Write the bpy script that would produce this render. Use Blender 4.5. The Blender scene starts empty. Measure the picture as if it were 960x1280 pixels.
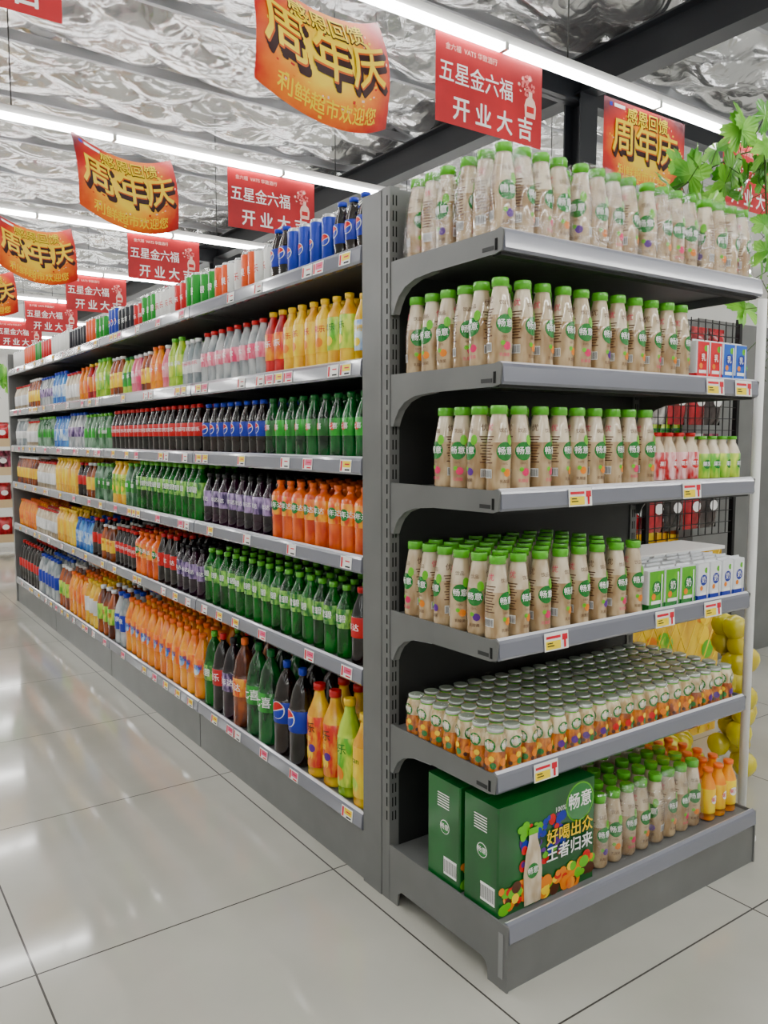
import bpy, bmesh, math, random
import numpy as np
from mathutils import Vector, Euler, noise as mnoise
random.seed(7)
R=random.random
def U(a,b): return a+(b-a)*R()
sc=bpy.context.scene
COL=sc.collection
# ------------------------------------------------------------ colour / materials
def c(r,g,b):
    f=lambda v:((v/255.+.055)/1.055)**2.4 if v/255.>.04045 else v/255./12.92
    return (f(r),f(g),f(b),1)
MATS={}
def M(name,col,rough=.5,metal=0,coat=0,emit=0,trans=0,spec=.5,ior=1.45):
    m=bpy.data.materials.new(name); m.use_nodes=True
    b=m.node_tree.nodes['Principled BSDF']
    b.inputs['Base Color'].default_value=col
    b.inputs['Roughness'].default_value=rough
    b.inputs['Metallic'].default_value=metal
    b.inputs['Coat Weight'].default_value=coat
    b.inputs['Coat Roughness'].default_value=.06
    b.inputs['Transmission Weight'].default_value=trans
    b.inputs['Specular IOR Level'].default_value=spec
    b.inputs['IOR'].default_value=ior
    if emit:
        b.inputs['Emission Color'].default_value=col; b.inputs['Emission Strength'].default_value=emit
    MATS[name]=m; return m
def nd(m,t,**kw):
    n=m.node_tree.nodes.new(t)
    for k,v in kw.items():
        if hasattr(n,k): setattr(n,k,v)
    return n
def math_(m,op,a,b=None,clamp=False):
    n=m.node_tree.nodes.new('ShaderNodeMath'); n.operation=op; n.use_clamp=clamp
    for i,v in enumerate((a,b)):
        if v is None: continue
        if isinstance(v,(int,float)): n.inputs[i].default_value=v
        else: m.node_tree.links.new(v,n.inputs[i])
    return n.outputs[0]
def mixc(m,f,a,b):
    n=m.node_tree.nodes.new('ShaderNodeMix'); n.data_type='RGBA'
    for sock,v in ((n.inputs[0],f),(n.inputs[6],a),(n.inputs[7],b)):
        if isinstance(v,(int,float,tuple)): sock.default_value=v
        else: m.node_tree.links.new(v,sock)
    return n.outputs[2]
def pos(m):
    return m.node_tree.nodes.new('ShaderNodeNewGeometry').outputs['Position']
def noise_(m,vec,scale,detail=3,mapscale=None):
    if mapscale:
        mp=m.node_tree.nodes.new('ShaderNodeMapping'); mp.inputs['Scale'].default_value=mapscale
        m.node_tree.links.new(vec,mp.inputs[0]); vec=mp.outputs[0]
    n=m.node_tree.nodes.new('ShaderNodeTexNoise'); n.inputs['Scale'].default_value=scale; n.inputs['Detail'].default_value=detail
    m.node_tree.links.new(vec,n.inputs['Vector']); return n.outputs['Fac']
def ramp(m,f,a,b,lo=0,hi=1):
    n=m.node_tree.nodes.new('ShaderNodeMapRange'); n.inputs[1].default_value=a; n.inputs[2].default_value=b
    n.inputs[3].default_value=lo; n.inputs[4].default_value=hi
    m.node_tree.links.new(f,n.inputs[0]); return n.outputs[0]
def setin(m,name,out):
    m.node_tree.links.new(out,m.node_tree.nodes['Principled BSDF'].inputs[name])
def bump(m,h,strength,dist):
    n=m.node_tree.nodes.new('ShaderNodeBump'); n.inputs['Strength'].default_value=strength; n.inputs['Distance'].default_value=dist
    m.node_tree.links.new(h,n.inputs['Height']); setin(m,'Normal',n.outputs[0])
def L(name,dark,light,rough=.1,scale=22,coat=.4):   # noise mix: paints refracted light and dark into liquids, mottles printed stock
    m=M(name,light,rough,coat=coat)
    f=ramp(m,noise_(m,pos(m),scale,2,(1,1,.35)),.38,.62)
    setin(m,'Base Color',mixc(m,f,dark,light)); return m
def LT(name,tint,dark,light,fac):   # clear plastic: part see-through
    m=L(name,dark,light,.06); nt=m.node_tree
    tr=nt.nodes.new('ShaderNodeBsdfTransparent'); tr.inputs[0].default_value=tint
    ms=nt.nodes.new('ShaderNodeMixShader'); ms.inputs[0].default_value=1-fac
    nt.links.new(tr.outputs[0],ms.inputs[1]); nt.links.new(nt.nodes['Principled BSDF'].outputs[0],ms.inputs[2]); nt.links.new(ms.outputs[0],nt.nodes['Material Output'].inputs[0])

m=M('steel_grey',c(105,106,105),.36)
f=noise_(m,pos(m),6,3); setin(m,'Base Color',mixc(m,ramp(m,f,.3,.7),c(100,101,100),c(110,111,110)))
M('steel_dark',c(38,39,39),.5)
M('steel_light',c(132,133,133),.35)
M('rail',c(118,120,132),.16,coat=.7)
M('rail_highlight',c(215,216,224),.12,coat=.5)  # white highlight painted onto the upper edge faces of the rails
M('black',c(14,14,15),.5)
M('slot',c(4,4,4),.9)
M('white',c(240,240,238),.4)
M('lampwhite',c(200,200,198),.4)
M('tube',(1,.998,.98,1),.5,emit=40)
M('tag_y',c(255,225,10),.5); M('tag_w',c(244,244,240),.5); M('tag_r',c(215,15,45),.5); M('tag_k',c(30,30,30),.6); M('tag_p',c(235,95,140),.5)
M('beam',c(24,27,32),.5); M('purlin',c(150,152,155),.35,.6)
# floor
m=M('floor_tile',c(196,195,186),.14,coat=.4)
P=nd(m,'ShaderNodeSeparateXYZ'); m.node_tree.links.new(pos(m),P.inputs[0])
def gl(o,off):
    q=math_(m,'FRACT',math_(m,'DIVIDE',math_(m,'SUBTRACT',o,off-91),.91))
    return math_(m,'GREATER_THAN',math_(m,'ABSOLUTE',math_(m,'SUBTRACT',q,.5)),.4971)
g=math_(m,'MAXIMUM',gl(P.outputs[0],.40),gl(P.outputs[1],.34))
n1=noise_(m,pos(m),1.6,4)
tile=mixc(m,ramp(m,n1,.3,.7),c(174,173,162),c(192,190,180))
setin(m,'Base Color',mixc(m,g,tile,c(46,42,37)))
setin(m,'Roughness',math_(m,'ADD',math_(m,'MULTIPLY',noise_(m,pos(m),5,3),.12),math_(m,'ADD',math_(m,'MULTIPLY',g,.4),.04)))
# foil roof
m=M('foil',c(170,172,174),.25,.9)
p=pos(m)
v=nd(m,'ShaderNodeTexVoronoi'); v.feature='DISTANCE_TO_EDGE'; v.inputs['Scale'].default_value=3.4
nv=nd(m,'ShaderNodeTexNoise'); nv.inputs['Scale'].default_value=1.8; m.node_tree.links.new(p,nv.inputs['Vector'])
mx=nd(m,'ShaderNodeVectorMath',operation='ADD'); m.node_tree.links.new(p,mx.inputs[0]); m.node_tree.links.new(nv.outputs['Color'],mx.inputs[1])
m.node_tree.links.new(mx.outputs[0],v.inputs['Vector'])
h=math_(m,'ADD',math_(m,'MULTIPLY',v.outputs['Distance'],.6),math_(m,'MULTIPLY',noise_(m,p,4,2),.6))
bump(m,h,.5,.10)
setin(m,'Base Color',mixc(m,ramp(m,noise_(m,p,.9,3),.35,.65),c(200,202,204),c(240,240,240)))
M('wall_paint',c(205,205,200),.7)
def mkfilm(name,lo,hi):
    m=bpy.data.materials.new(name); m.use_nodes=True; MATS[name]=m
    nt=m.node_tree; nt.nodes.remove(nt.nodes['Principled BSDF'])
    tr=nt.nodes.new('ShaderNodeBsdfTransparent'); gb=nt.nodes.new('ShaderNodeBsdfGlossy'); gb.inputs['Roughness'].default_value=.06
    bm_=nt.nodes.new('ShaderNodeBump'); bm_.inputs['Strength'].default_value=.9; bm_.inputs['Distance'].default_value=.02
    nt.links.new(noise_(m,pos(m),30,3),bm_.inputs['Height']); nt.links.new(bm_.outputs[0],gb.inputs['Normal'])
    ms=nt.nodes.new('ShaderNodeMixShader'); nt.links.new(ramp(m,noise_(m,pos(m),16,3),.42,.75,lo,hi),ms.inputs[0])
    nt.links.new(tr.outputs[0],ms.inputs[1]); nt.links.new(gb.outputs[0],ms.inputs[2]); nt.links.new(ms.outputs[0],nt.nodes['Material Output'].inputs[0])
mkfilm('film',.04,.34); mkfilm('film_thin',.015,.16)

# ------------------------------------------------------------ mesh templates
class T:
    def __init__(s): s.v=[]; s.f=[]; s.m=[]; s.s=[]; s.np=None
    def add(s,vs,fs,mat,smooth=False):
        o=len(s.v); s.v+= [tuple(p) for p in vs]
        for i,f in enumerate(fs):
            s.f.append(tuple(a+o for a in f)); s.m.append(mat if isinstance(mat,str) else mat[i]); s.s.append(smooth)
        s.np=None; return s
    def box(s,x0,x1,y0,y1,z0,z1,mat):
        vs=[(x0,y0,z0),(x1,y0,z0),(x1,y1,z0),(x0,y1,z0),(x0,y0,z1),(x1,y0,z1),(x1,y1,z1),(x0,y1,z1)]
        return s.add(vs,[(3,2,1,0),(4,5,6,7),(0,1,5,4),(1,2,6,5),(2,3,7,6),(3,0,4,7)],mat)
    def prism(s,poly,axis,a,b,mat,smooth=False):
        n=len(poly)
        f3={'x':lambda p,t:(t,p[0],p[1]),'y':lambda p,t:(p[0],t,p[1]),'z':lambda p,t:(p[0],p[1],t)}[axis]
        vs=[f3(p,a) for p in poly]+[f3(p,b) for p in poly]
        fs=[(i,(i+1)%n,n+(i+1)%n,n+i) for i in range(n)]+[tuple(range(n-1,-1,-1)),tuple(range(n,2*n))]
        return s.add(vs,fs,mat,smooth)
    def lathe(s,prof,seg,mats,top=True):
        vs=[];fs=[];mm=[]
        for (r,z) in prof:
            for k in range(seg):
                a=2*math.pi*k/seg; vs.append((-math.sin(a)*r,math.cos(a)*r,z))
        for i in range(len(prof)-1):
            for k in range(seg):
                k2=(k+1)%seg; fs.append((i*seg+k,i*seg+k2,(i+1)*seg+k2,(i+1)*seg+k)); mm.append(mats[i])
        s.add(vs,fs,mm,True)
        if top:
            o=(len(prof)-1)*seg
            s.add([vs[o+k] for k in range(seg)],[tuple(range(seg))],mats[-1])
        return s
    def tube(s,p0,p1,r,mat,seg=8):
        p0=Vector(p0);p1=Vector(p1);d=(p1-p0).normalized(); q=d.to_track_quat('Z','Y')
        vs=[]
        for p in (p0,p1):
            for k in range(seg):
                a=2*math.pi*k/seg; vs.append(p+q@Vector((math.cos(a)*r,math.sin(a)*r,0)))
        fs=[(k,(k+1)%seg,seg+(k+1)%seg,seg+k) for k in range(seg)]+[tuple(range(seg-1,-1,-1)),tuple(range(seg,2*seg))]
        return s.add(vs,fs,mat,True)
    def _m(s,t,fn=None):
        o=len(s.v); s.v+=[tuple(fn(p)) if fn else p for p in t.v]
        s.f+=[tuple(a+o for a in f) for f in t.f]; s.m+=t.m; s.s+=t.s; s.np=None; return s
    def fin(s):
        if s.np is None:
            Lp=np.array([a for f in s.f for a in f],dtype=np.int64)
            ln=np.array([len(f) for f in s.f],dtype=np.int64)
            s.np=(np.array(s.v,dtype=np.float64),Lp,ln)
        return s.np
ID=[(0,0,0,0,1)]
def build(name,items,parent=None):
    V=[];LL=[];LN=[];MI=[];SM=[];vo=0;slots={}
    for t,trs in items:
        if not trs or not t.f: continue
        v,lp,ln=t.fin(); A=np.array(trs,dtype=np.float64)
        n=len(A); co=np.cos(A[:,3])[:,None]; si=np.sin(A[:,3])[:,None]; s=A[:,4][:,None]
        X=(v[None,:,0]*co-v[None,:,1]*si)*s+A[:,0][:,None]; Y=(v[None,:,0]*si+v[None,:,1]*co)*s+A[:,1][:,None]; Z=v[None,:,2]*s+A[:,2][:,None]
        V.append(np.stack([X,Y,Z],-1).reshape(-1,3))
        LL.append((lp[None]+(vo+np.arange(n)*len(v))[:,None]).reshape(-1)); vo+=n*len(v)
        LN.append(np.tile(ln,n))
        mi=[]
        for q in t.m:
            if q not in slots: slots[q]=len(slots)
            mi.append(slots[q])
        MI.append(np.tile(np.array(mi),n)); SM.append(np.tile(np.array(t.s,dtype=bool),n))
    V=np.concatenate(V);LL=np.concatenate(LL);LN=np.concatenate(LN);MI=np.concatenate(MI);SM=np.concatenate(SM)
    me=bpy.data.meshes.new(name)
    me.vertices.add(len(V)); me.vertices.foreach_set('co',V.astype(np.float32).ravel())
    me.loops.add(len(LL)); me.loops.foreach_set('vertex_index',LL.astype(np.int32))
    me.polygons.add(len(LN)); st=np.concatenate([[0],np.cumsum(LN)[:-1]]).astype(np.int32)
    me.polygons.foreach_set('loop_start',st)
    me.polygons.foreach_set('material_index',MI.astype(np.int32)); me.polygons.foreach_set('use_smooth',SM)
    for q in slots: me.materials.append(MATS[q])
    me.update(calc_edges=True); me.validate()
    o=bpy.data.objects.new(name,me); COL.objects.link(o)
    if parent: o.parent=parent
    return o
def empty(name):
    o=bpy.data.objects.new(name,None); COL.objects.link(o); return o

# ------------------------------------------------------------ 2-D decals
TC={}
def bis(bm,cut,lim=.5):
    xs=[v.co.x for v in bm.verts]
    if not xs: return
    a,b=min(xs),max(xs); x=math.floor(a/cut)*cut+cut
    while x<b:
        bmesh.ops.bisect_plane(bm,geom=bm.verts[:]+bm.edges[:]+bm.faces[:],plane_co=(x,0,0),plane_no=(1,0,0)); x+=cut
def text2(sx,size,bold=0,shear=0,cut=.012,res=2,squash=1):
    bold=min(bold,.008)
    key=(sx,size,bold,shear,cut,squash)
    if key in TC: return TC[key]
    cu=bpy.data.curves.new('t','FONT'); cu.body=sx; cu.size=size; cu.resolution_u=res; cu.offset=bold*size; cu.shear=shear
    cu.align_x='CENTER'; cu.align_y='CENTER'
    ob=bpy.data.objects.new('t',cu); COL.objects.link(ob)
    dg=bpy.context.evaluated_depsgraph_get(); me=bpy.data.meshes.new_from_object(ob.evaluated_get(dg))
    bpy.data.objects.remove(ob); 
    bm=bmesh.new(); bm.from_mesh(me); bis(bm,cut)
    bm.verts.index_update()
    vs=[(v.co.x*squash,v.co.y) for v in bm.verts]; fs=[tuple(v.index for v in f.verts) for f in bm.faces]
    bm.free(); TC[key]=(vs,fs); return vs,fs
def heavy(sx,size,b,n=8,cut=.03,squash=1):   # emboldened lettering: stacked shifted copies, third value = depth step
    key=('h',sx,size,b,n,cut,squash)
    if key in TC: return TC[key]
    v0,f0=text2(sx,size,0,0,cut,2,squash); V=[];F=[]
    for k in range(n):
        a=2*math.pi*(k+.5)/n; o=len(V)
        V+=[(x+math.cos(a)*b*size,y+math.sin(a)*b*size,k*.14) for x,y in v0]; F+=[tuple(i+o for i in f) for f in f0]
    TC[key]=(V,F); return V,F
def dz(p): return p[2] if len(p)>2 else 0
def disc2(r,n=20,sy=1,a0=0,a1=2*math.pi,cut=.012):
    key=('d',r,n,sy,a0,a1,cut)
    if key in TC: return TC[key]
    bm=bmesh.new(); full=abs(a1-a0-2*math.pi)<1e-6
    pts=[(math.cos(a0+(a1-a0)*k/n)*r,math.sin(a0+(a1-a0)*k/n)*r*sy) for k in range(n if full else n+1)]
    bm.faces.new([bm.verts.new((x,y,0)) for x,y in pts]); bis(bm,cut); bm.verts.index_update()
    TC[key]=([(v.co.x,v.co.y) for v in bm.verts],[tuple(v.index for v in f.verts) for f in bm.faces]); bm.free(); return TC[key]
def poly2(pts,cut=.012):
    bm=bmesh.new(); bm.faces.new([bm.verts.new((x,y,0)) for x,y in pts]); bis(bm,cut); bm.verts.index_update()
    r=([(v.co.x,v.co.y) for v in bm.verts],[tuple(v.index for v in f.verts) for f in bm.faces]); bm.free(); return r
def rect2(w,h,cut=.012): return poly2([(-w/2,-h/2),(w/2,-h/2),(w/2,h/2),(-w/2,h/2)],cut)
def wrap(t,d,prof,cx,cz,mat,layer=1,ang=0):
    rs=[p[0] for p in prof]; zs=[p[1] for p in prof]
    vs=[]
    for x,y in d[0]:
        z=cz+y; r=float(np.interp(z,zs,rs))+.0006*layer+.0004; rr=float(np.interp(cz,zs,rs)); a=(cx+x)/rr+ang
        vs.append((r*math.sin(a),-r*math.cos(a),z))
    t.add(vs,d[1],mat,False)

# ------------------------------------------------------------ product materials
M('cap_green',c(85,185,25),.25,coat=.5); M('cap_white',c(235,235,235),.35); M('cap_red',c(200,10,15),.35); M('cap_yellow',c(245,200,10),.35)
M('cap_blue',c(5,45,180),.35); M('cap_black',c(12,12,14),.35); M('cap_orange',c(240,105,5),.35); M('cap_dgreen',c(0,105,36),.35)
L('milk',c(156,124,84),c(204,178,138),.08,34,1.0) 
L('milk_top',c(190,167,134),c(226,211,184),.06,30,1.0) 
M('lg_green',c(5,120,35),.2,coat=.6); M('lg_leaf',c(100,190,20),.35); M('txt_w',c(252,252,250),.3); M('txt_brown',c(80,38,15),.4)
M('txt_purple',c(90,25,140),.4); M('txt_pink',c(225,35,100),.4); M('txt_orange',c(235,130,5),.4); M('txt_k',c(12,10,10),.5)
M('txt_y',c(255,215,10),.4); M('txt_red',c(210,5,12),.4)
LT('l_green',c(30,190,50),c(0,44,8),c(10,130,28),.35); L('l_green7',c(0,28,10),c(0,98,32)); L('l_cola',c(4,2,2),c(30,10,6))
L('l_orange',c(200,55,0),c(250,112,5)); L('l_purple',c(9,1,11),c(44,6,34)); LT('l_clear',c(228,235,238),c(155,166,172),c(244,247,248),.40)
LT('l_clearg',c(150,215,170),c(40,105,60),c(180,220,190),.4); L('l_yellow',c(225,155,0),c(252,208,35)); L('l_juice',c(235,115,0),c(255,168,5))
L('l_red',c(135,0,8),c(220,25,30)); L('l_pink',c(215,65,110),c(245,140,150)); L('l_tea',c(82,28,2),c(175,80,15)); L('l_lime',c(122,175,5),c(190,222,55))
L('l_cream',c(200,178,145),c(240,228,205)); L('l_blue',c(5,72,175),c(75,155,228))
L('b_green',c(0,92,18),c(22,168,28),.3); M('b_red',c(200,5,10),.3); M('b_blue',c(2,38,168),.3); L('b_white',c(205,205,205),c(245,245,245),.3)
L('b_yellow',c(240,175,0),c(252,220,15),.3); L('b_purple',c(42,8,80),c(180,150,205),.3,60); L('b_mir',c(230,60,0),c(252,175,15),.3,60)
L('b_fruit',c(248,165,0),c(222,30,10),.3,40); L('b_pink',c(230,45,105),c(250,175,190),.3,40); L('b_lime',c(85,180,5),c(218,235,65),.3,40)
L('b_sprite',c(0,105,28),c(145,215,80),.3,70); L('b_sky',c(25,120,212),c(210,230,245),.3,50)
L('b_orange',c(238,92,0),c(252,162,35),.3,50)
M('silver',c(205,207,208),.25,.7); M('lid_top',c(168,180,160),.3,.4)
L('mini_or',c(150,60,0),c(232,138,15),.2,75); L('mini_w',c(188,158,108),c(240,226,190),.2,60)

# ------------------------------------------------------------ product templates
def soda(h,r,body,cap,label,lz=(.36,.62),decals=(),seg=16,capr=.0155):
    p=[(r*.70,0),(r*.93,.015*h),(r,.05*h),(r*.965,.2*h),(r,lz[0]*h),(r*1.012,lz[0]*h+.001),(r*1.012,lz[1]*h),(r*.99,lz[1]*h+.001),(r*.93,lz[1]*h+.05*h),(r*.74,max(.76,lz[1]+.09)*h),(r*.47,.855*h),(capr*.85,.90*h),(capr*.82,.925*h),(capr,.93*h),(capr,.995*h),(capr*.8,h)]
    ms=[body]*4+[label]*3+[body]*5+[cap]*4
    t=T(); t.lathe(p,seg,ms)
    for d in decals: wrap(t,d[0],p,d[1],d[2]*h,d[3],d[4] if len(d)>4 else 1,d[5] if len(d)>5 else 0)
    return t
def can(h,r,mat,decals=(),seg=16):
    p=[(r*.8,0),(r,.008),(r,h*.93),(r*.84,h*.985),(r*.84,h),(r*.78,h),(r*.78,h-.004)]
    t=T(); t.lathe(p,seg,['silver',mat,'silver','silver','silver','silver'])
    for d in decals: wrap(t,d[0],p,d[1],d[2]*h,d[3],d[4] if len(d)>4 else 1)
    return t
mp=[(.022,0),(.0290,.004),(.0312,.014),(.0303,.028),(.0303,.036),(.0312,.050),(.0315,.108),(.0300,.128),(.0268,.150),(.0230,.172),(.0200,.190),(.0188,.1935),(.0183,.1975),(.0218,.198),(.0218,.215),(.0204,.219)]
def milk(var,dec=True,seg=20):
    t=T(); t.lathe(mp,seg,['milk']*7+['milk_top']*5+['cap_green']*4)
    if dec:
        for a0 in ((0,math.pi) if dec==2 else (0,)):
            wrap(t,disc2(.0235),mp,0,.106,'lg_green',1,a0)
            wrap(t,disc2(.009,10,1.5),mp,.015,.134,'lg_leaf',2,a0)
            wrap(t,text2('畅意',.0205,.008),mp,0,.106,'txt_w',3,a0)
            wrap(t,text2('100%',.008,.0),mp,-.002,.075,'txt_brown',1,a0)
            wrap(t,disc2(.0105,8,1.0),mp,.006,.053,['txt_purple','txt_orange','txt_pink','txt_orange'][var%4],1,a0)
            wrap(t,disc2(.006,8,1.0),mp,-.006,.060,'lg_leaf',1,a0)
            wrap(t,text2('乳酸菌',.0095,.0),mp,0,.031,'txt_pink' if var==2 else 'txt_brown',2,a0)
            wrap(t,text2('饮品',.012,.0),mp,-.002,.157,'txt_brown',2,a0)
        for a0 in (math.pi*.5,-math.pi*.5):
            for k in range(10): wrap(t,rect2(.032-.012*((k*7)%3)/2,.0026),mp,0,.142-k*.0072,'txt_brown',1,a0)
            wrap(t,rect2(.028,.022),mp,0,.05,'txt_w',1,a0)
            for k in range(9): wrap(t,rect2(.0014,.018),mp,-.012+k*.003,.05,'txt_k',2,a0)
            wrap(t,text2('优',.020,.0),mp,0,.164,'txt_pink' if var%2 else 'txt_brown',1,a0)
    return t
MILK=[milk(i,2) for i in range(4)]; MILKP=milk(0,False,14)
mnp=[(.019,0),(.0245,.003),(.0255,.010),(.0255,.042),(.0235,.050),(.0235,.054),(.0255,.061),(.0255,.078),(.022,.090),(.0195,.094),(.0195,.097),(.0205,.0975),(.0200,.1035),(.017,.105)]
def mini(var,dec=True,seg=14):
    t=T(); t.lathe(mnp,seg,['mini_or']*5+['mini_w']*4+['cap_green','cap_green','silver','lid_top'])
    if dec:
        for a0 in (0,-1.6,1.6):
            wrap(t,disc2(.0155,12),mnp,0,.068,'lg_green',1,a0); wrap(t,text2('畅意',.0125,.005),mnp,0,.069,'txt_w',2,a0)
            wrap(t,disc2(.0095,8),mnp,-.006,.03,['txt_orange','txt_purple','txt_red'][var],1,a0); wrap(t,disc2(.008,8),mnp,.010,.022,'lg_green',1,a0)
            wrap(t,disc2(.007,8),mnp,.006,.038,'txt_y',2,a0); wrap(t,disc2(.005,8),mnp,-.013,.018,'txt_brown',2,a0)
    return t
MINI=[mini(i) for i in range(3)]; MINIP=mini(0,False,12)

hp=math.pi
pep=lambda s:[(disc2(.022*s,18),0,.5,'txt_w',1),(disc2(.019*s,10,1,.35,hp-.35+.7),0,.505,'txt_red',2),(disc2(.019*s,10,1,hp+.3,2*hp+.3),0,.495,'cap_blue',3)]
def dtext(s,size,mat,z=.49,sh=0,b=.008): return [(text2(s,size,b,sh),0,z,mat,2)]
B={}
def reg(k,fn,*a,**kw):
    dec=kw.pop('decals',()); kw2=dict(kw); kw2['seg']=12
    B[k]=(fn(*a,decals=dec,**kw),fn(*a,**kw2))
reg('green7',soda,.235,.034,'l_green7','cap_dgreen','b_green',decals=[(disc2(.013),.0,.5,'txt_red',1),(text2('七喜',.022,.012),0,.5,'txt_w',2)])
reg('pepsi',soda,.235,.034,'l_cola','cap_blue','b_blue',decals=pep(1))
reg('cola',soda,.235,.034,'l_cola','cap_red','b_red',decals=dtext('可口可乐',.021,'txt_w'))
reg('mirinda',soda,.235,.037,'l_orange','cap_orange','b_mir',lz=(.42,.74),decals=[(disc2(.021),0,.58,'lg_green',1),(text2('美年达',.025,.02),0,.58,'txt_w',2)])
reg('grape',soda,.235,.035,'l_purple','cap_black','b_purple',lz=(.36,.66),decals=[(text2('美年达',.022,.02),0,.5,'txt_w',2)])
reg('sprite',soda,.25,.036,'l_green','cap_green','b_sprite',lz=(.42,.68),decals=[(disc2(.018),0,.55,'lg_green',1),(text2('雪碧',.028,.015),0,.55,'txt_w',2)])
reg('redcola',soda,.25,.036,'l_cola','cap_red','b_red',decals=dtext('年达',.025,'txt_w'))
reg('clear',soda,.23,.033,'l_clear','cap_white','b_white',lz=(.3,.55),decals=dtext('水动乐',.02,'txt_pink'))
reg('clearred',soda,.23,.033,'l_clear','cap_red','b_pink',lz=(.35,.6),decals=dtext('怡宝',.022,'txt_w'))
reg('yellow',soda,.24,.034,'l_yellow','cap_yellow','b_yellow',lz=(.25,.7),decals=[(disc2(.016),0,.38,'txt_orange',1),(text2('果乐',.025,.015),0,.56,'txt_red',2)])
reg('yellowgreen',soda,.24,.034,'l_yellow','cap_yellow','b_lime',lz=(.25,.7),decals=[(disc2(.016),0,.38,'txt_y',1),(text2('果乐',.025,.015),0,.56,'lg_green',2)])
reg('yellowblue',soda,.24,.034,'l_yellow','cap_yellow','b_sky',lz=(.2,.62),decals=[(disc2(.014),0,.32,'b_yellow',1),(text2('柠檬',.024,.015),0,.5,'b_yellow',2)])
reg('lime',soda,.235,.033,'l_lime','cap_green','b_lime',lz=(.25,.65),decals=dtext('果味',.022,'txt_w'))
reg('redj',soda,.235,.033,'l_red','cap_yellow','b_fruit',lz=(.25,.65),decals=dtext('果乐',.025,'txt_w'))
reg('pink',soda,.22,.033,'l_pink','cap_white','b_pink',lz=(.3,.6),decals=dtext('蜜桃',.02,'txt_w'))
reg('tea',soda,.225,.033,'l_tea','cap_white','b_yellow',lz=(.25,.6),decals=dtext('红茶',.022,'txt_red'))
reg('gtea',soda,.225,.033,'l_lime','cap_dgreen','b_green',lz=(.25,.6),decals=dtext('绿茶',.022,'txt_w'))
reg('orange',soda,.225,.033,'l_juice','cap_orange','b_orange',lz=(.25,.6),decals=dtext('橙汁',.022,'txt_w'))
reg('cream',soda,.2,.031,'l_cream','cap_red','b_white',lz=(.2,.6),decals=dtext('奶茶',.02,'txt_brown'))
reg('blue',soda,.225,.033,'l_blue','cap_blue','b_sky',lz=(.25,.6),decals=dtext('矿泉',.022,'txt_w'))
reg('clearg',soda,.235,.034,'l_clearg','cap_green','b_green',lz=(.34,.6),decals=dtext('雪碧',.024,'txt_w'))
reg('purplew',soda,.235,.034,'l_clear','cap_blue','b_purple',lz=(.34,.6),decals=dtext('乐',.024,'txt_w'))
# 2 litre
reg('2pepsi',soda,.365,.054,'l_cola','cap_blue','b_blue',lz=(.36,.58),decals=pep(1.55))
reg('2green',soda,.365,.052,'l_green7','cap_dgreen','b_green',lz=(.36,.56),decals=dtext('七喜',.045,'txt_w',.46))
reg('2orange',soda,.365,.052,'l_tea','cap_orange','b_mir',lz=(.36,.56),decals=dtext('美年达',.034,'txt_w',.46))
reg('2purple',soda,.365,.052,'l_purple','cap_black','b_purple',lz=(.36,.58),decals=dtext('美年达',.034,'txt_w',.47))
reg('2cola',soda,.365,.052,'l_cola','cap_red','b_red',lz=(.36,.56),decals=dtext('可乐',.038,'txt_w',.46))
reg('2sprite',soda,.365,.052,'l_green','cap_green','b_sprite',lz=(.36,.56),decals=dtext('雪碧',.04,'txt_w',.46))
reg('juiceA',soda,.33,.043,'l_yellow','cap_red','b_fruit',lz=(.12,.66),capr=.021,decals=[(text2('果乐',.038,.02),0,.54,'txt_brown',2),(text2('鲜果',.022,.02),0,.42,'txt_y',2),(disc2(.024),.005,.26,'txt_y',1),(disc2(.016),-.02,.2,'lg_green',2),(disc2(.014),.024,.33,'txt_purple',2)])
reg('juiceB',soda,.34,.043,'l_lime','cap_yellow','b_lime',lz=(.12,.62),capr=.021,decals=[(text2('果乐',.038,.02),0,.5,'lg_green',2),(disc2(.028),.0,.25,'txt_orange',1)])
reg('juiceC',soda,.30,.043,'l_yellow','cap_yellow','b_yellow',lz=(.12,.66),capr=.021,decals=[(text2('Vican',.026,.02),0,.52,'lg_green',2),(disc2(.024),.0,.25,'b_lime',1)])
reg('oj',soda,.30,.043,'l_juice','cap_orange','b_orange',lz=(.34,.62),capr=.019,decals=[(disc2(.024),0,.46,'b_sky',1),(text2('果粒橙',.024,.02),0,.5,'b_blue',2)])
reg('bigblue',soda,.30,.045,'l_clear','cap_blue','b_blue',lz=(.3,.6),capr=.019,decals=dtext('矿泉',.032,'txt_w'))
reg('bigtea',soda,.29,.043,'l_tea','cap_white','b_lime',lz=(.3,.62),capr=.018,decals=dtext('清茶',.03,'txt_red'))
reg('bigyel',soda,.29,.043,'l_yellow','cap_yellow','b_white',lz=(.3,.62),capr=.018,decals=dtext('柠檬',.03,'txt_red'))
# cans
M('c_or',c(235,85,15),.3,.1); M('c_wh',c(232,232,228),.3,.1); M('c_gr',c(10,145,32),.3,.1); M('c_rd',c(205,12,18),.3,.1); M('c_dk',c(18,18,32),.3,.1)
M('c_bl',c(5,48,172),.3,.1)
reg('can_or',can,.16,.029,'c_or',decals=dtext('果',.034,'txt_w'))
reg('can_wh',can,.16,.029,'c_wh',decals=dtext('乐',.034,'txt_red'))
reg('can_gr',can,.16,.029,'c_gr',decals=dtext('碧',.034,'txt_w'))
reg('can_rd',can,.15,.029,'c_rd',decals=dtext('可乐',.024,'txt_w'))
reg('can_dk',can,.15,.029,'c_dk',decals=dtext('茶',.03,'txt_w'))
reg('can_bl',can,.175,.030,'c_bl',decals=pep(.9))
reg('petblk',soda,.19,.029,'l_cola','cap_blue','b_blue',lz=(.3,.62),decals=pep(.9))

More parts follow.
